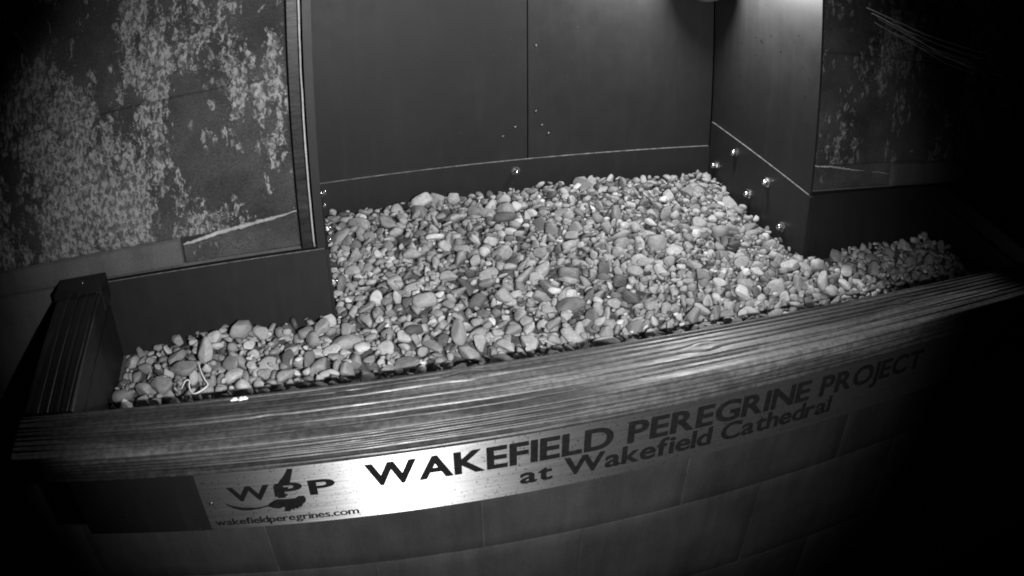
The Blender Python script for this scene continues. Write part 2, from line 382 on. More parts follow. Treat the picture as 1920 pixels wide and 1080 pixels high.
# grooved timbers: profile goes over the top and down the outer face
def timber(name, length, width, height, parent, m, seed, grooves_top, grooves_face, r=.0045, nx=420, knots=()):
    """lies along local X; local +Y is the inner side, -Y the outer face; top at z=0"""
    prof = []   # (y, z, ny, nz, u)
    def arc(cy, cz, a0, a1, n):
        for k in range(n+1):
            a = a0+(a1-a0)*k/n; prof.append((cy+r*math.cos(a), cz+r*math.sin(a), math.cos(a), math.sin(a)))
    hw = width/2
    for k in range(8): prof.append((hw, -height+(height-r)*k/8, 1, 0))
    arc(hw-r*.5, -r*.5, 0, math.pi/2, 3) if False else arc(hw-r, -r, 0, math.pi/2, 4)
    nt_ = int(width/.00085)
    for k in range(1, nt_): prof.append((hw-r-(width-2*r)*k/nt_, 0, 0, 1))
    arc(-hw+r, -r, math.pi/2, math.pi, 6)
    nf = int(height/.00085)
    for k in range(1, nf+1): prof.append((-hw, -r-(height-r)*k/nf, -1, 0))
    prof.append((0, -height, 0, -1))
    P_ = np.array(prof); seg = np.hypot(*np.diff(P_[:, :2], axis=0).T); u = np.concatenate([[0], np.cumsum(seg)])
    rg = np.random.default_rng(seed)
    xs = np.linspace(0, length, nx)
    u_top0 = u[9]; u_face0 = u_top0+width-r
    gv = [(u_top0+g*width, w_, d_) for g, w_, d_ in grooves_top]+[(u_face0+r*.6+g*height, w_, d_) for g, w_, d_ in grooves_face]
    disp = np.zeros((nx, len(prof)))
    gr = np.zeros_like(disp)
    for gi, (gu, gw, gd) in enumerate(gv):
        wob = np.array([noise.noise(Vector((x*1.3, gi*7.3+seed, 0)))*.0042+noise.noise(Vector((x*4.2, gi*3.1, seed)))*.0022+noise.noise(Vector((x*15, gi*1.1, seed)))*.0006 for x in xs])
        for kx, ku, kr in knots:      # the grain swings round each knot
            dq = gu-(u_top0+ku*width); wob += math.copysign(1, dq+1e-6)*kr*.9*np.exp(-((xs-kx)/(kr*2.6))**2)*math.exp(-(dq/(kr*1.8))**2)
        mod = np.clip(np.array([noise.noise(Vector((x*3.1, gi*5.7, seed+4)))*1.3+.75 for x in xs]), .12, 1)
        dd = (u[None, :]-(gu+wob)[:, None])
        sh = np.exp(-(dd/gw)**2)
        disp -= gd*1.25*mod[:, None]*sh; gr = np.maximum(gr, sh*mod[:, None])
        lip = np.exp(-((dd+gw*2.2)/(gw*1.3))**2); disp += .00022*mod[:, None]*lip
    kn = np.zeros_like(disp)
    for kx, ku, kr in knots:
        rr = np.hypot((xs[:, None]-kx)*.75, (u[None, :]-(u_top0+ku*width)))/kr
        kn = np.maximum(kn, np.exp(-(rr)**4)*(.55+.45*np.cos(rr*9)))
    disp -= kn*.0004
    fine = np.array([[noise.noise(Vector((x*6, uu*450, seed)))*.00005+noise.noise(Vector((x*2, uu*140, seed+3)))*.0007 for uu in u] for x in xs])
    disp += fine
    disp[:, :6] *= .3; disp[:, -1] = 0
    V = np.zeros((nx, len(prof), 3))
    V[:, :, 0] = xs[:, None]; V[:, :, 1] = P_[None, :, 0]+disp*P_[None, :, 2]; V[:, :, 2] = P_[None, :, 1]+disp*P_[None, :, 3]
    n = len(prof); idx = np.arange(nx*n).reshape(nx, n)
    nxt = np.roll(idx, -1, axis=1)
    quads = np.stack([idx[:-1], nxt[:-1], nxt[1:], idx[1:]], -1).reshape(-1, 4)
    faces = [tuple(q) for q in quads]+[tuple(idx[0][::-1]), tuple(idx[-1])]
    me = bpy.data.meshes.new(name); me.from_pydata(V.reshape(-1, 3).tolist(), [], faces); me.update()
    me.polygons.foreach_set('use_smooth', [True]*(len(faces)-2)+[False]*2)
    a = me.attributes.new('groove', 'FLOAT', 'POINT'); a.data.foreach_set('value', gr.reshape(-1).astype('f'))
    a = me.attributes.new('knot', 'FLOAT', 'POINT'); a.data.foreach_set('value', kn.reshape(-1).astype('f'))
    bm = bmesh.new(); bm.from_mesh(me); bmesh.ops.recalc_face_normals(bm, faces=bm.faces[:]); bm.to_mesh(me); bm.free()
    return link_obj(name, me, m, parent)
gt = [(.09, .0011, .0026), (.185, .0008, .0016), (.29, .0012, .0028), (.405, .0009, .0020), (.50, .0012, .0026), (.61, .0008, .0016), (.71, .0011, .0024), (.83, .0009, .0020)]
gf = [(.16, .0012, .0028), (.34, .0011, .0024), (.52, .0013, .0028), (.68, .0008, .0018), (.84, .0011, .0024)]
BX0, BX1 = XL-RW, XR+RW
beam = timber('front_beam', BX1-BX0, D2-D1, TB, nb, M_wood, 3, gt, gf, nx=560, knots=((.545, .20, .0055), (.335, .62, .005), (.80, .45, .006), (1.12, .35, .005)))
beam.location = (BX0-nb.location.x, -(D1+D2)/2-nb.location.y, -nb.location.z)
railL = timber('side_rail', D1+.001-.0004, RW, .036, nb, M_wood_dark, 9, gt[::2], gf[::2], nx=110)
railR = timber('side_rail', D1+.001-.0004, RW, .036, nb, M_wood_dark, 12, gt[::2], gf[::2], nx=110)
for o, cx, sgn in ((railL, XL-RW/2, 1), (railR, XR+RW/2, -1)):
    # local +Y (inner) towards the gravel
    if sgn == 1: Mx = Matrix(((0, 1, 0), (-1, 0, 0), (0, 0, 1))).to_4x4(); Mx.translation = Vector((cx+.004, 0.0, .013)); Mx = Mx @ Matrix.Rotation(math.radians(2.0), 4, 'Y')
    else: Mx = Matrix(((0, -1, 0), (1, 0, 0), (0, 0, 1))).to_4x4(); Mx.translation = Vector((cx, -D1-.0006+.001, .003))
    o.matrix_local = Matrix.Translation(-nb.location) @ Mx
# children of nb built in world coordinates: shift them to the parent's frame
for o in nb.children:
    if o not in (beam, railL, railR): o.location = o.location - nb.location
def under(child, part):
    child.location = child.location-part.location; child.parent = part
sk = [o for o in nb.children if o.name.startswith('side_skirting')]; fb = [o for o in nb.children if o.name.startswith('front_board')]
for o in list(nb.children):
    if o.name.startswith('skirting_edge'): under(o, bs if abs(o.location.y+nb.location.y-D) < .02 else sk[0])
    elif o.name.startswith('board_edge'): under(o, fb[0])
under(nb_cap, railL) if False else None
for t in (pl, pr, lw):
    for o in t.children: o.location = o.location - t.location

# rail screw glint
def dome_nut():
    bm = bmesh.new()
    bmesh.ops.create_cone(bm, cap_ends=True, segments=6, radius1=.0066, radius2=.0066, depth=.004, matrix=Matrix.Translation((0, 0, .0032)))
    bmesh.ops.create_cone(bm, cap_ends=True, segments=20, radius1=.0088, radius2=.0088, depth=.0012, matrix=Matrix.Translation((0, 0, .0006)))
    prev = None; rings = []
    for k in range(7):
        a = k/7*math.pi/2
        rr, zz = .0058*math.cos(a), .0052+.0064*math.sin(a)
        rings.append([bm.verts.new((rr*math.cos(t*math.pi/8), rr*math.sin(t*math.pi/8), zz)) for t in range(16)])
    top = bm.verts.new((0, 0, .0116))
    for a, b in zip(rings, rings[1:]):
        for t in range(16): bm.faces.new((a[t], a[(t+1) % 16], b[(t+1) % 16], b[t]))
    for t in range(16): bm.faces.new((rings[-1][t], rings[-1][(t+1) % 16], top))
    me = bpy.data.meshes.new('dome_nut'); bm.to_mesh(me); bm.free(); me.materials.append(M_chrome)
    for p in me.polygons: p.use_smooth = len(p.vertices) <= 4 and p.center.z > .0054
    return me
ME_nut = dome_nut()
def screw_mesh(name, r, m):
    bm = bmesh.new(); rings = []
    for k in range(5):
        a = k/5*math.pi/2; rr, zz = r*math.cos(a), r*.42*math.sin(a)
        rings.append([bm.verts.new((rr*math.cos(t*math.pi/7), rr*math.sin(t*math.pi/7), zz)) for t in range(14)])
    for a, b in zip(rings, rings[1:]):
        for t in range(14): bm.faces.new((a[t], a[(t+1) % 14], b[(t+1) % 14], b[t]))
    # a sunken cross drive
    rc = rings[-1]; c = [bm.verts.new((v.co.x*.8, v.co.y*.8, r*.12)) for v in rc]
    for t in range(14): bm.faces.new((rc[t], rc[(t+1) % 14], c[(t+1) % 14], c[t]))
    bm.faces.new(c)
    me = bpy.data.meshes.new(name); bm.to_mesh(me); bm.free(); me.materials.append(m)
    me.polygons.foreach_set('use_smooth', [True]*len(me.polygons)); return me
ME_screw = screw_mesh('screw', .0033, M_rivet)
def place(name, me, loc, normal, parent, s=1.0, spin=0.0):
    o = bpy.data.objects.new(name, me); C.objects.link(o); o.parent = parent
    q = Vector(normal).to_track_quat('Z', 'Y')
    o.rotation_mode = 'QUATERNION'; o.rotation_quaternion = q @ Matrix.Rotation(spin, 3, 'Z').to_quaternion()
    o.location = Vector(loc)-parent.location; o.scale = (s, s, s); return o
for y, z in [(.331, -.080), (.255, -.024), (.195, -.082), (.133, -.033), (.069, -.089)]:
    place('dome_nut', ME_nut, (W-.0045, y, z), (-1, 0, 0), nb, 1.05, random.random())
    place('dome_nut', ME_nut, (.0030, y, z), (1, 0, 0), nb, .9, random.random())
place('dome_nut', ME_nut, (.355, D-.005, -.072), (0, -1, 0), nb, .9, .4)
for x, z in [(.394, .163), (.394, .037), (.405, .010), (.417, -.007), (.356, .010), (.334, -.006)]:
    place('screw', ME_screw, (x, D, z), (0, -1, 0), nb, .78)
for x, z in [(.348, .179), (.317, .149), (.437, .205), (.452, .100), (.470, .195)]:
    place('screw', ME_screw, (x, D, z), (0, -1, 0), nb, .32)
place('screw', ME_screw, (XL-RW*.42, -.020, .0172), (0, 0, 1), nb, 1.5)
place('screw', ME_screw, (.735, .022, .285), (-1, 0, 0), nb, 1.2) if False else None
# raindrops clinging to the right-hand panel
bm = bmesh.new()
for k in range(95):
    y = random.uniform(.01, .30); z = random.uniform(.02, .40)
    if random.random() > min(1, (z+.02)/.30): continue
    r = random.uniform(.0007, .0018)
    mt = Matrix.Translation((W-.0001, y, z)) @ Matrix.Diagonal((.45, 1, random.uniform(1.1, 2.0), 1))
    bmesh.ops.create_icosphere(bm, subdivisions=1, radius=r, matrix=mt)
M_drop = mat('water_drop', .8, .04, build=lambda nt, b: (b.inputs['Transmission Weight'].__setattr__('default_value', 1.0), b.inputs['IOR'].__setattr__('default_value', 1.33)))
o = from_bm('water_drops', bm, M_drop, nb, True); o.location = -nb.location; o['kind'] = 'stuff'

# ------------------------------------------------------------------ sign
SY = -.3825
sg = empty('name_sign', (.34, SY, -.128), 'long brushed metal sign reading WAKEFIELD PEREGRINE PROJECT, fixed under the front beam', 'sign')
SX0, SX1, SZ0, SZ1 = -.187, .875, -.1265, -.0348
bm = bmesh.new(); rc = .0035; pts = []
for cx, cz, a0 in ((SX1-rc, SZ1-.0005, 0), (SX0+.0005, SZ1-.0005, 90), (SX0+rc, SZ0+rc, 180), (SX1-rc, SZ0+rc, 270)):
    for k in range(5):
        a = math.radians(a0+90*k/4); q = rc if cz < -.1 else .0005
        pts.append((cx+q*math.cos(a), cz+q*math.sin(a)))
fr = [bm.verts.new((x, SY, z)) for x, z in pts]; bk = [bm.verts.new((x, SY+.002, z)) for x, z in pts]
bm.faces.new(fr); bm.faces.new(bk[::-1])
for i in range(len(fr)): bm.faces.new((fr[i], bk[i], bk[(i+1) % len(fr)], fr[(i+1) % len(fr)]))
bmesh.ops.recalc_face_normals(bm, faces=bm.faces[:])
pn = from_bm('plate', bm, M_sign, sg); pn.location = -sg.location
def lettering(txt, x0, x1, z0, z1, bold, sp=1.0, fat=.0):
    x0, x1, z0, z1 = x0+fat, x1-fat, z0+fat*.6, z1-fat*.6
    """printed word: z0 baseline, z1 cap (or ascender) top of this text"""
    Vl, Fl, pen, nv = [], [], 0.0, 0
    for ch in txt:
        cu = bpy.data.curves.new('lettering', 'FONT'); cu.body = ch; cu.size = 1; cu.offset = bold
        cu.fill_mode = 'FRONT'; cu.resolution_u = 6
        to = bpy.data.objects.new('t', cu); C.objects.link(to)
        dg = bpy.context.evaluated_depsgraph_get(); me = bpy.data.meshes.new_from_object(to.evaluated_get(dg))
        bpy.data.objects.remove(to)
        c_ = np.zeros(len(me.vertices)*3); me.vertices.foreach_get('co', c_); c_ = c_.reshape(-1, 3)
        c_[:, 0] += pen-c_[:, 0].min(); pen = c_[:, 0].max()+.060*sp
        if ch in 'AWkt' : pen -= .015
        if ch == 'O': pen -= .11*txt.count('OJ')
        Fl += [tuple(v+nv for v in p.vertices) for p in me.polygons]; Vl.append(c_); nv += len(c_)
        bpy.data.meshes.remove(me)
    co = np.concatenate(Vl); me = bpy.data.meshes.new('lettering'); me.from_pydata(co.tolist(), [], Fl)
    mn, mx = co.min(0), co.max(0)
    base = -bold if any(c in txt for c in 'gp') else max(mn[1], -bold)
    X = x0+(co[:, 0]-mn[0])/(mx[0]-mn[0])*(x1-x0); Z = z0+(co[:, 1]-base)/(mx[1]-base)*(z1-z0)
    new = np.stack([X-sg.location.x, np.full(len(X), SY-.0003-sg.location.y), Z-sg.location.z], 1)
    me.vertices.foreach_set('co', new.reshape(-1)); me.materials.clear(); me.update()
    me.name = 'lettering'
    # heavier strokes: the same outlines laid a hair's breadth apart
    bm = bmesh.new()
    for k, (sx, sz) in enumerate(((0, 0), (fat, 0), (-fat, 0), (0, fat*.6), (0, -fat*.6), (fat*.7, fat*.4), (-fat*.7, -fat*.4), (fat*.7, -fat*.4), (-fat*.7, fat*.4))):
        n0 = len(bm.verts); bm.from_mesh(me); bm.verts.ensure_lookup_table()
        for v in bm.verts[n0:]: v.co += Vector((sx, -.00001*k, sz))
    bm.to_mesh(me); bm.free()
    o = link_obj('lettering', me, M_print, sg)
    return o
lettering('WAKEFIELD', .000, .262, -.0835, -.0525, .020, 1.12, .0007)
lettering('PEREGRINE', .278, .520, -.0835, -.0525, .020, 1.12, .0007)
lettering('PROJECT', .536, .728, -.0835, -.0525, .020, 1.12, .0007)
lettering('at', .160, .196, -.1125, -.0935, .010, 1.0, .0009)
lettering('Wakefield', .208, .385, -.1125, -.0860, .010, 1.0, .0009)
lettering('Cathedral', .397, .562, -.1125, -.0860, .010, 1.0, .0009)
lettering('W', -.1535, -.1045, -.0860, -.0650, .018, 1.10, .0005)
lettering('P', -.0985, -.0690, -.0860, -.0650, .018, 1.10, .0005)
lettering('P', -.0625, -.0335, -.0860, -.0650, .018, 1.10, .0005)
lettering('wakefieldperegrines.com', -.180, -.014, -.1205, -.1105, .0, 1.0, .0004)
EMB = [[(-0.0803, -0.0459), (-0.0746, -0.0466), (-0.0763, -0.0526), (-0.0783, -0.0581), (-0.0814, -0.0666), (-0.0944, -0.065), (-0.0911, -0.0606), (-0.0882, -0.0577), (-0.0852, -0.0539), (-0.0827, -0.0501)], [(-0.1609, -0.086), (-0.1539, -0.0906), (-0.1411, -0.0954), (-0.1342, -0.0957), (-0.1261, -0.0966), (-0.1177, -0.0957), (-0.1119, -0.0945), (-0.1076, -0.0906), (-0.1023, -0.0878), (-0.0995, -0.0871), (-0.089, -0.088), (-0.0796, -0.0878), (-0.0752, -0.0852), (-0.0699, -0.0852), (-0.0685, -0.0879), (-0.0682, -0.0914), (-0.0699, -0.0953), (-0.073, -0.0975), (-0.0743, -0.1009), (-0.0776, -0.101), (-0.0796, -0.1038), (-0.0826, -0.1026), (-0.0845, -0.105), (-0.0866, -0.1035), (-0.0895, -0.1066), (-0.0952, -0.1059), (-0.0936, -0.1003), (-0.0954, -0.0992), (-0.0999, -0.1013), (-0.1063, -0.0997), (-0.1124, -0.0966), (-0.124, -0.099), (-0.1353, -0.1002), (-0.1435, -0.0993), (-0.1524, -0.0954), (-0.1581, -0.0902)], [(-0.1002, -0.0673), (-0.0974, -0.0668), (-0.0987, -0.0837), (-0.1014, -0.0839)], [(-0.0907, -0.0712), (-0.0838, -0.0708), (-0.085, -0.0741), (-0.0906, -0.0743)], [(-0.0908, -0.0808), (-0.0866, -0.0803), (-0.0873, -0.0837), (-0.091, -0.0836)]]
bm = bmesh.new()
for poly in EMB:
    vs = [bm.verts.new((x-sg.location.x, SY-.0005-sg.location.y, z-sg.location.z)) for x, z in poly]
    es = [bm.edges.new((a, b)) for a, b in zip(vs, vs[1:]+vs[:1])]
    bmesh.ops.triangle_fill(bm, use_beauty=True, use_dissolve=False, edges=es)
em = from_bm('falcon_emblem', bm, M_print, sg)
place('screw', ME_screw, (-.1765, SY-.0002, -.0870), (0, -1, 0), sg, .95)
place('screw', ME_screw, (.860, SY-.0002, -.0830), (0, -1, 0), sg, .95)

# ------------------------------------------------------------------ dome camera in the top corner, with its own infrared lamp
dc = empty('dome_camera', (.688, .296, .66), 'grey dome camera hanging in the top right corner of the nest box', 'camera')
M_dome = mat('smoked_dome', .20, .35, build=lambda nt, b: nt.links.new(ramp(nt, tex(nt, gpos(nt), 60, 5), [(.3, .10), (.7, .30)]), b.inputs['Base Color']))
M_house = mat('camera_housing', .10, .45, build=lambda nt, b: nt.links.new(ramp(nt, tex(nt, gpos(nt), 40, 3), [(.3, .08), (.7, .12)]), b.inputs['Base Color']))
bm = bmesh.new(); bmesh.ops.create_uvsphere(bm, u_segments=32, v_segments=20, radius=.052)
o = from_bm('dome', bm, M_dome, dc, True); o.location = (0, 0, .316-.66)
bm = bmesh.new(); bmesh.ops.create_cone(bm, cap_ends=True, segments=40, radius1=.053, radius2=.057, depth=.05)
bmesh.ops.bevel(bm, geom=[e for e in bm.edges if len(e.link_faces) == 2 and any(len(fc.verts) > 8 for fc in e.link_faces)], offset=.004, segments=2, affect='EDGES')
o = from_bm('housing', bm, M_house, dc); o.location = (0, 0, .350-.66)
bm = bmesh.new(); bmesh.ops.create_cone(bm, cap_ends=True, segments=20, radius1=.014, radius2=.014, depth=.285)
o = from_bm('mounting_stem', bm, M_house, dc); o.location = (0, 0, -.1425)
ld = bpy.data.lights.new('dome_infrared_lamp', 'POINT'); ld.energy = BOX_POWER; ld.shadow_soft_size = .028
lo_ = bpy.data.objects.new('dome_infrared_lamp', ld); C.objects.link(lo_); lo_.location = BOX_LAMP

# ------------------------------------------------------------------ gravel
def base_shape(sub, seed, cuts):
    bm = bmesh.new(); bmesh.ops.create_icosphere(bm, subdivisions=sub, radius=1.0)
    rg = random.Random(seed); off = Vector((rg.random()*50, rg.random()*50, rg.random()*50))
    planes = []
    for k in range(cuts):
        n = Vector((rg.gauss(0, 1), rg.gauss(0, 1), rg.gauss(0, 1))).normalized(); planes.append((n, rg.uniform(.42, .78)))
    e = rg.uniform(.75, 1.0)
    for v in bm.verts:
        p = v.co.normalized()
        q = Vector([math.copysign(abs(c)**e, c) for c in p]); q = q/max(.6, q.length)**.6
        q *= 1+.22*noise.noise(p*1.1+off)+.08*noise.noise(p*2.6+off)
        for n, d in planes:
            dd = q.dot(n)-d
            if dd > 0: q -= n*dd*.93
        v.co = q
    me = bpy.data.meshes.new('pebble'); bm.to_mesh(me); bm.free()
    co = np.zeros(len(me.vertices)*3); me.vertices.foreach_get('co', co); co = co.reshape(-1, 3)
    me.polygons.foreach_set('use_smooth', [True]*len(me.polygons))
    tri = np.array([tuple(p.vertices) for p in me.polygons])
    return me, co, tri
NSH = 16
cutn = [2, 5, 7, 8, 9, 6, 1, 6, 10, 8, 4, 9, 12, 5, 10, 7]
hi_s = [base_shape(3, 100+i, cutn[i]) for i in range(NSH)]
md_s = [base_shape(2, 100+i, cutn[i]) for i in range(NSH)]
for s_ in hi_s: s_[0].materials.append(M_peb_o)

GX0, GX1, GY0, GY1, CS = XL, XR, -D1+.001, D-.006, .002
nxg, nyg = int((GX1-GX0)/CS), int((GY1-GY0)/CS)
gx = GX0+(np.arange(nxg)+.5)*CS; gy = GY0+(np.arange(nyg)+.5)*CS
GXm, GYm = np.meshgrid(gx, gy, indexing='ij')
def sm(a, b, x): t = np.clip((x-a)/(b-a), 0, 1); return t*t*(3-2*t)
def target(x, y):
    t = -.101 + 0*x
    t = t + .009*np.exp(-(((x-.48)/.30)**2+((y-.22)/.16)**2))
    t = t + .010*np.exp(-(((x+.10)/.10)**2+((y+.02)/.10)**2))
    t = t - .017*(1-sm(-.34, -.20, x))*sm(-.20, .0, y)
    t = t - .012*sm(.64, .74, x)*sm(0, .15, y)*(1-sm(.22, .33, y))
    t = t + .005*np.sin(x*19+y*7)*np.cos(y*17-x*5)
    return t
TG = target(GXm, GYm)
allowed = (GYm < -.001) | ((GXm > .004) & (GXm < W-.005))
BASE = np.maximum(TG-.030, -.133)
Hm = np.where(allowed, BASE, 1.0)
own = np.full(Hm.shape, -1, dtype=int)
def rotm(rg_):
    tilt = abs(rg_.normal(0, .5)) if rg_.random() > .22 else rg_.uniform(.6, 1.5)
    az = rg_.uniform(0, 2*np.pi); sp_ = rg_.uniform(0, 2*np.pi)
    ax = Vector((math.cos(az), math.sin(az), 0))
    return np.array((Matrix.Rotation(tilt, 3, ax) @ Matrix.Rotation(sp_, 3, 'Z')))
def footprint(R, abc, x, y):
    A = R @ np.diag(1/np.array(abc)**2) @ R.T
    ext = np.sqrt(np.diag(R @ np.diag(np.array(abc)**2) @ R.T))
    i0 = int((x-ext[0]-GX0)/CS); i1 = int((x+ext[0]-GX0)/CS)+2; j0 = int((y-ext[1]-GY0)/CS); j1 = int((y+ext[1]-GY0)/CS)+2
    if i0 < 0 or j0 < 0 or i1 > nxg or j1 > nyg: return None
    dx = gx[i0:i1, None]-x; dy = gy[None, j0:j1]-y
    a = A[2, 2]; b = 2*(A[0, 2]*dx+A[1, 2]*dy); c = A[0, 0]*dx*dx+A[1, 1]*dy*dy+2*A[0, 1]*dx*dy-1
    disc = b*b-4*a*c; m = disc > 0
    if not m.any(): return None
    sq = np.sqrt(np.maximum(disc, 0)); low = (-b-sq)/(2*a); up = (-b+sq)/(2*a)
    return (slice(i0, i1), slice(j0, j1)), m, low, up
peb = []
def try_drop(R, abc, x, y):
    fp = footprint(R, abc, x, y)
    if fp is None: return None
    sl, m, low, up = fp; h = Hm[sl]
    if (h[m] > .5).any(): return None
    z = np.quantile((h-low)[m], .93)
    return z, sl, m, up
def commit(R, abc, x, y, z, sl, m, up, tone, shp, special=None):
    k = len(peb); peb.append([x, y, z, R, abc, tone, shp, special])
    top = np.where(m, z+up, -9); h = Hm[sl]; rep = top > h
    h[rep] = top[rep]; own[sl][rep] = k
def tone_r():
    q = rng.random()
    if q < .06: return rng.uniform(.52, .74)
    if q < .11: return rng.uniform(.07, .14)
    return float(np.clip(rng.normal(.325, .095), .12, .54))
fails = 0; NP = 11500
for k in range(NP):
    frac = k/NP
    s_ = float(np.clip(rng.lognormal(math.log(.0098 if rng.random() < .58 else .0042), .32), .0028, .0165))
    abc = (s_*rng.uniform(1.0, 1.5), s_*rng.uniform(.75, 1.05), s_*rng.uniform(.34, .80))
    tn = tone_r()
    if tn > .5: abc = tuple(a_*.72 for a_ in abc)
    best = None; R = rotm(rng)
    for t_ in range(5):
        x = rng.uniform(GX0+.004, GX1-.004); y = rng.uniform(GY0+.004, GY1-.004)
        r_ = try_drop(R, abc, x, y)
        if r_ is None: continue
        ov = r_[0]+abc[2]*.3-float(target(np.float64(x), np.float64(y)))
        if best is None or ov < best[0]: best = (ov, x, y, r_)
    if best is None or best[0] > .002: fails += 1; continue
    ov, x, y, (z, sl, m, up) = best
    commit(R, abc, x, y, z, sl, m, up, tn, int(rng.integers(NSH)))
# the stones one notices, laid on last
SPEC = [ # x, y, half axes, tone, tilt (about which axis), label
 (.581, .097, (.0105, .0095, .009), .84, 'chalk white angular pebble lying alone in the right middle of the gravel', 8, 0, 0),
 (.290, .215, (.021, .013, .010), .13, 'large dark oval pebble in front of the grey round one near the back wall', 0, .15, .2),
 (.300, .252, (.015, .014, .013), .36, 'round mid grey pebble resting behind the large dark oval one', 6, 0, 0),
 (.322, .258, (.011, .009, .011), .70, 'pale pebble leaning on the right of the round grey one by the back wall', 3, .3, 0),
 (.184, .325, (.020, .013, .011), .62, 'big pale egg shaped pebble against the back wall, left half', 6, .3, .5),
 (.240, .325, (.014, .012, .014), .46, 'blocky square topped pebble against the back wall below the seam side', 8, 0, .1),
 (.167, .179, (.015, .0065, .006), .80, 'white sausage shaped pebble lying sideways left of the middle', 0, 0, 0),
 (.496, .068, (.016, .015, .010), .38, 'broad round grey pebble with a flat face in the right middle', 6, .7, 0),
 (.625, .072, (.017, .015, .013), .34, 'large smooth dark grey pebble near the right wall nuts', 0, .2, .4),
 (.095, -.067, (.015, .009, .008), .10, 'nearly black brick shaped pebble in front of the left jamb corner', 8, .1, 0),
 (.128, -.100, (.009, .009, .008), .15, 'small dark round pebble beside the tall upright one near the beam', 1, 0, 0),
 (.146, -.108, (.018, .011, .010), .36, 'tall upright grey pebble standing near the middle of the beam', 0, 1.1, 1.57),
 (.742, -.054, (.014, .013, .013), .52, 'round glossy pale pebble at the foot of the right jamb corner', 0, 0, 0),
 (.676, -.095, (.016, .011, .010), .42, 'upright grey cone shaped pebble left of the right jamb corner', 1, 1.0, 1.57),
 (.720, -.118, (.017, .010, .010), .52, 'long pale tilted pebble near the beam below the right jamb corner', 0, .8, 1.2),
 (.320, -.032, (.010, .009, .009), .74, 'whitish angular pebble in the middle of the front gravel', 8, 0, 0),
 (.060, .010, (.012, .010, .010), .66, 'bright white lumpy pebble close to the left jamb', 5, .2, .8),
 (-.185, -.035, (.0135, .0105, .010), .66, 'rounded whitish pebble topping the left slope of the gravel', 1, 0, 0),
 (-.143, -.030, (.022, .015, .015), .36, 'big grey slab like pebble under the left front board', 8, .4, .2),
 (-.108, -.036, (.014, .013, .012), .40, 'stout grey pebble next to the big slab under the left board', 3, .2, .5),
 (-.220, -.105, (.023, .014, .010), .28, 'broad dark grey slab pebble at the left end of the tray', 4, .5, .1),
 (-.192, -.086, (.022, .012, .009), .46, 'tall pale pebble standing upright at the left end beside the bent quill', 2, 1.1, 1.4),
 (-.255, -.125, (.019, .016, .011), .30, 'large grey round pebble second from the left end of the gravel', 4, .6, 0),
 (-.315, -.145, (.018, .012, .011), .24, 'large dim pebble in the front left corner of the tray', 0, .2, .2),
 (-.030, -.040, (.015, .012, .014), .40, 'grey heart shaped pebble at the foot of the left board corner', 4, .5, 1.0),
 (.225, -.035, (.016, .015, .011), .42, 'broad square shouldered grey pebble in the front middle', 12, .6, 0),
 (.120, -.010, (.017, .012, .010), .46, 'pale oval pebble above the nearly black brick shaped one', 6, .2, .1),
]
for x, y, abc, tone, lab, shp, tilt, spin in SPEC:
    ax = Vector((1, 0, 0))
    R = np.array(Matrix.Rotation(tilt, 3, ax) @ Matrix.Rotation(spin, 3, 'Z')) if tilt < .9 else np.array(Matrix.Rotation(tilt, 3, ax) @ Matrix.Rotation(1.57+(spin-1.57)*.5, 3, 'Z'))
    best = None
    for dx in (0, .004, -.004, .008):
        for dy in (0, -.004, .004):
            r_ = try_drop(R, abc, x+dx, y+dy)
            if r_ and (best is None or r_[0] < best[0]): best = (r_[0], x+dx, y+dy, r_)
    if best is None: continue
    _, x, y, (z, sl, m, up) = best
    commit(R, abc, x, y, z-abc[2]*.5, sl, m, up, tone*.82, shp, lab)
print('pebbles', len(peb), 'fails', fails)

def project(p):
    d = p-np.array(CAMPOS); x = d@np.array(Rv); y = d@np.array(Uv); z = d@np.array(f)
    s = math.hypot(x, y); th = math.atan2(s, z); r = th/KA
    for _ in range(8): r -= (KA*r+KB*r**3-th)/(KA+3*KB*r*r)
    return 960+1000*r*x/s, 540-1000*r*y/s, math.sqrt(d@d)
cnt = np.bincount(own[own >= 0].ravel(), minlength=len(peb))
score = []
for k, p in enumerate(peb):
    if cnt[k] == 0: score.append(0); continue
    px, py, dist = project(np.array([p[0], p[1], p[2]]))
    # hidden behind the beam: the sight line passes below its inner top edge
    t = (-D1-CAMPOS.y)/(p[1]-CAMPOS.y); zb = CAMPOS.z+(p[2]+p[4][2]-CAMPOS.z)*t
    vis = 0 <= px <= 1920 and 0 <= py <= 1080 and zb > -.002
    score.append(cnt[k]/dist**2 if vis else 0)
score = np.array(score)
for k, p in enumerate(peb):
    if p[7]: score[k] = 1e9
order = np.argsort(-score)
indiv = set(order[:288].tolist())
LET = []
for word, x0, x1 in (('WPP', -.152, -.033), ('WAKEFIELD', .0, .262), ('PEREGRINE', .278, .520), ('PROJECT', .536, .728)):
    for i, ch in enumerate(word):
        n = word.count(ch); k = word[:i].count(ch)
        nm = ch if n == 1 else ('first ', 'second ', 'third ')[k]+ch if k < n-1 or n == 2 else 'last '+ch
        LET.append((project(np.array([x0+(x1-x0)*(i+.5)/len(word), SY, -.07]))[0], nm+' of '+word))
def where_row(x, y):
    if x > W: return 'beyond the right jamb'
    if y > .31: return 'against the back wall'
    if y > .22: return 'near the back wall'
    if y > .13: return 'in the back half'
    if y > .04: return 'in the middle rows'
    if y > -.05: return 'in the front half'
    if y > -.11: return 'towards the beam'
    return 'right behind the beam'
def where_col(px):
    if px < 400: return 'left of the WPP lettering' if px > 330 else 'at the far left end'
    if px > 1760: return 'right of the PROJECT lettering'
    return 'straight above the '+min(LET, key=lambda q: abs(q[0]-px))[1]
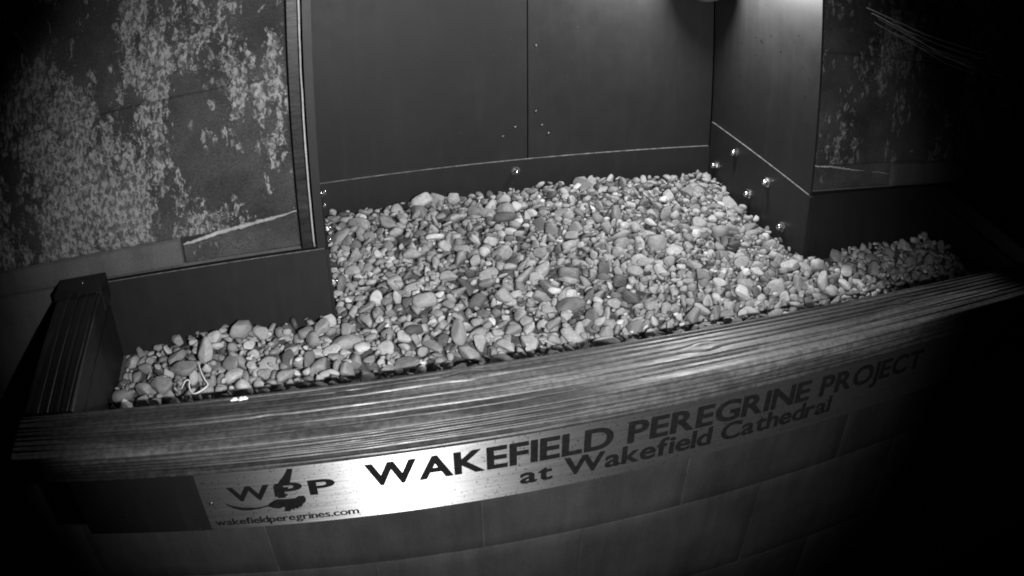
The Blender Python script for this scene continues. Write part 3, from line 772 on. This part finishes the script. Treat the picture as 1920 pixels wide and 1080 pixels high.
def tword(t): return 'whitish' if t > .5 else 'pale grey' if t > .37 else 'mid grey' if t > .26 else 'dark grey' if t > .15 else 'blackish'
used_labels = set()
Vs, Fs, Ts = [], [], []; vo = 0
for k, p in enumerate(peb):
    x, y, z, R, abc, tone, shp, lab = p
    if k in indiv:
        o = bpy.data.objects.new('pebble', hi_s[shp][0]); C.objects.link(o)
        Mx = Matrix([list(r) for r in R]).to_4x4() @ Matrix.Diagonal((*abc, 1)); Mx = Matrix.Translation((x, y, z)) @ Mx
        o.matrix_world = Mx; o.color = (tone, tone, tone, 1)
        o['category'] = 'pebble'; o['group'] = 'pebbles showing on top of the gravel in the nest box'
        if lab: o['label'] = lab; 
        else:
            px = project(np.array([x, y, z]))[0]
            sz = 'large' if max(abc) > .0135 else 'small' if max(abc) < .0105 else ''
            lb = None
            for form in ('pebble', 'round pebble' if max(abc) < 1.3*sorted(abc)[1] else 'long pebble', 'tilted pebble' if abs(R[2][2]) < .8 else 'flat lying pebble'):
                lb = ' '.join(('%s %s %s %s %s' % (sz, tword(tone), form, where_row(x, y), where_col(px))).split())
                if lb not in used_labels and len(lb.split()) <= 16: break
            if len(lb.split()) > 16: lb = ' '.join(w_ for w_ in lb.split() if w_ not in ('straight', 'lying'))
            used_labels.add(lb); o['label'] = lb
    elif cnt[k] > 0 or p[2] > float(target(np.float64(x), np.float64(y)))-.016:
        _, co, tri = md_s[shp]
        v = (co*np.array(abc)) @ R.T + np.array([x, y, z])
        Vs.append(v); Fs.append(tri+vo); Ts.append(np.full(len(v), tone)); vo += len(v)
V = np.concatenate(Vs); F = np.concatenate(Fs); T = np.concatenate(Ts)
me = bpy.data.meshes.new('gravel'); me.vertices.add(len(V)); me.vertices.foreach_set('co', V.reshape(-1).astype('f'))
me.loops.add(F.size); me.loops.foreach_set('vertex_index', F.reshape(-1).astype('i'))
me.polygons.add(len(F)); me.polygons.foreach_set('loop_start', (np.arange(len(F))*3).astype('i')); me.polygons.foreach_set('use_smooth', [True]*len(F))
me.update(calc_edges=True); me.validate()
a = me.attributes.new('tone', 'FLOAT', 'POINT'); a.data.foreach_set('value', T.astype('f'))
go = link_obj('gravel', me, M_peb_s)
tag(go, 'bed of small mixed grey gravel filling the nest box and its tray', 'gravel', None, 'stuff')
print('gravel tris', len(F))
# grit under the stones
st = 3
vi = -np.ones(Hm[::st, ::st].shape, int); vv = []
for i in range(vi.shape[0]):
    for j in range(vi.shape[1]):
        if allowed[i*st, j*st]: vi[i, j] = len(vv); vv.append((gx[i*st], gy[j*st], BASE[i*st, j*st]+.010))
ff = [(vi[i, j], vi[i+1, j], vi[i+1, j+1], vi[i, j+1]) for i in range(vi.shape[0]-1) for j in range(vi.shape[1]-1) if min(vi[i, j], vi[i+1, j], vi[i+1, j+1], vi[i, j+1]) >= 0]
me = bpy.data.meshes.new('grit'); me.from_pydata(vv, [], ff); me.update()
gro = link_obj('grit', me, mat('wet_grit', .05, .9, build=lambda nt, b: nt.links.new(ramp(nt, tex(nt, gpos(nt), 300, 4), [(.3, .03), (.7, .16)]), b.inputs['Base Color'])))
tag(gro, 'dark fine grit between and under the gravel stones', 'grit', None, 'stuff')

# ------------------------------------------------------------------ small things
def ground_z(x, y):
    i = int((x-GX0)/CS); j = int((y-GY0)/CS); return float(Hm[i-1:i+2, j-1:j+2].max())
M_quill = mat('pale_quill', .75, .45, build=lambda nt, b: nt.links.new(ramp(nt, tex(nt, gpos(nt), 200, 3), [(.3, .6), (.7, .85)]), b.inputs['Base Color']))
bm = bmesh.new()
def lift(pts, h): return [(x, y, ground_z(x, y)+h) for x, y in pts]
zq = max(ground_z(x, y) for x, y in [(-.213, -.133), (-.208, -.158), (-.195, -.118), (-.185, -.148)])+.004
def smooth(pts, n=7):
    P_ = [Vector(p) for p in pts]; P_ = [P_[0]*2-P_[1]]+P_+[P_[-1]*2-P_[-2]]; out = []
    for i in range(1, len(P_)-2):
        for k in range(n):
            t = k/n; a, b, c, d = P_[i-1], P_[i], P_[i+1], P_[i+2]
            out.append(.5*((2*b)+(c-a)*t+(2*a-5*b+4*c-d)*t*t+(3*b-a-3*c+d)*t**3))
    return out+[P_[-2]]
tube(bm, smooth([(-.224, -.142, zq-.002), (-.217, -.1345, zq+.003), (-.212, -.134, zq+.002), (-.2125, -.143, zq), (-.2095, -.153, zq-.003), (-.204, -.1575, zq-.003), (-.196, -.155, zq-.002), (-.188, -.151, zq), (-.1845, -.146, zq+.001), (-.189, -.137, zq+.004), (-.193, -.127, zq+.007), (-.1965, -.114, zq+.013)]), lambda t: .0012*(.55+.45*math.sin(math.pi*t)), 7)
q_ = from_bm('quill', bm, M_quill, None, True); tag(q_, 'thin bent white quill lying on the pebbles at the left end of the tray', 'quill')
M_mark = mat('white_mark', .85, .5, build=lambda nt, b: nt.links.new(ramp(nt, tex(nt, gpos(nt), 350, 3), [(.36, .25), (.46, .88)]), b.inputs['Base Color']))
bm = bmesh.new()
for k in range(9):  # bright mark: a cluster of small flat white blobs on the beam edge
    cx_ = -.122+random.uniform(-.008, .008); cy_ = -.3165+random.uniform(-.0022, .0022)
    bmesh.ops.create_icosphere(bm, subdivisions=2, radius=random.uniform(.0014, .0028), matrix=Matrix.Translation((cx_, cy_, .0004)) @ Matrix.Diagonal((1.5, .9, .35, 1)))
d_ = from_bm('white_mark', bm, M_mark, None, True); tag(d_, 'small bright white mark on the back edge of the front beam, left part', 'dropping')
# cobweb threads across the right stone face
cw = empty('cobweb', (.95, -.01, .36), 'faint cobweb threads stretched across the stone right of the box', 'cobweb')
M_web = mat('spider_silk', .8, .5, build=lambda nt, b: nt.links.new(ramp(nt, tex(nt, gpos(nt), 90, 2), [(.3, .5), (.7, .85)]), b.inputs['Base Color']))
for k in range(9):
    a0 = Vector((.845+.012*k+random.uniform(-.01, .01), -.004, .322-.004*k+random.uniform(-.004, .018)))
    a1 = a0+Vector((random.uniform(.16, .32), -.06, random.uniform(-.055, -.035)))
    bm = bmesh.new(); pts = []
    for i in range(15):
        t = i/14; pts.append(a0.lerp(a1, t)+Vector((0, 0, -.010*math.sin(math.pi*t)*random.choice([1, 1, .9]))))
    tube(bm, pts, lambda t, k=k: (.0011 if k in (0, 1) else .0006), 4)
    o = from_bm('thread', bm, M_web, cw, True); o.location = -cw.location

S.render.engine = 'CYCLES'
S.cycles.use_denoising = True
S.cycles.pixel_filter_type = 'BLACKMAN_HARRIS'
S.cycles.filter_width = 1.9
S.cycles.max_bounces = 6
S.cycles.glossy_bounces = 3
S.cycles.transmission_bounces = 4
S.cycles.sample_clamp_indirect = 4.0
S.render.film_transparent = False
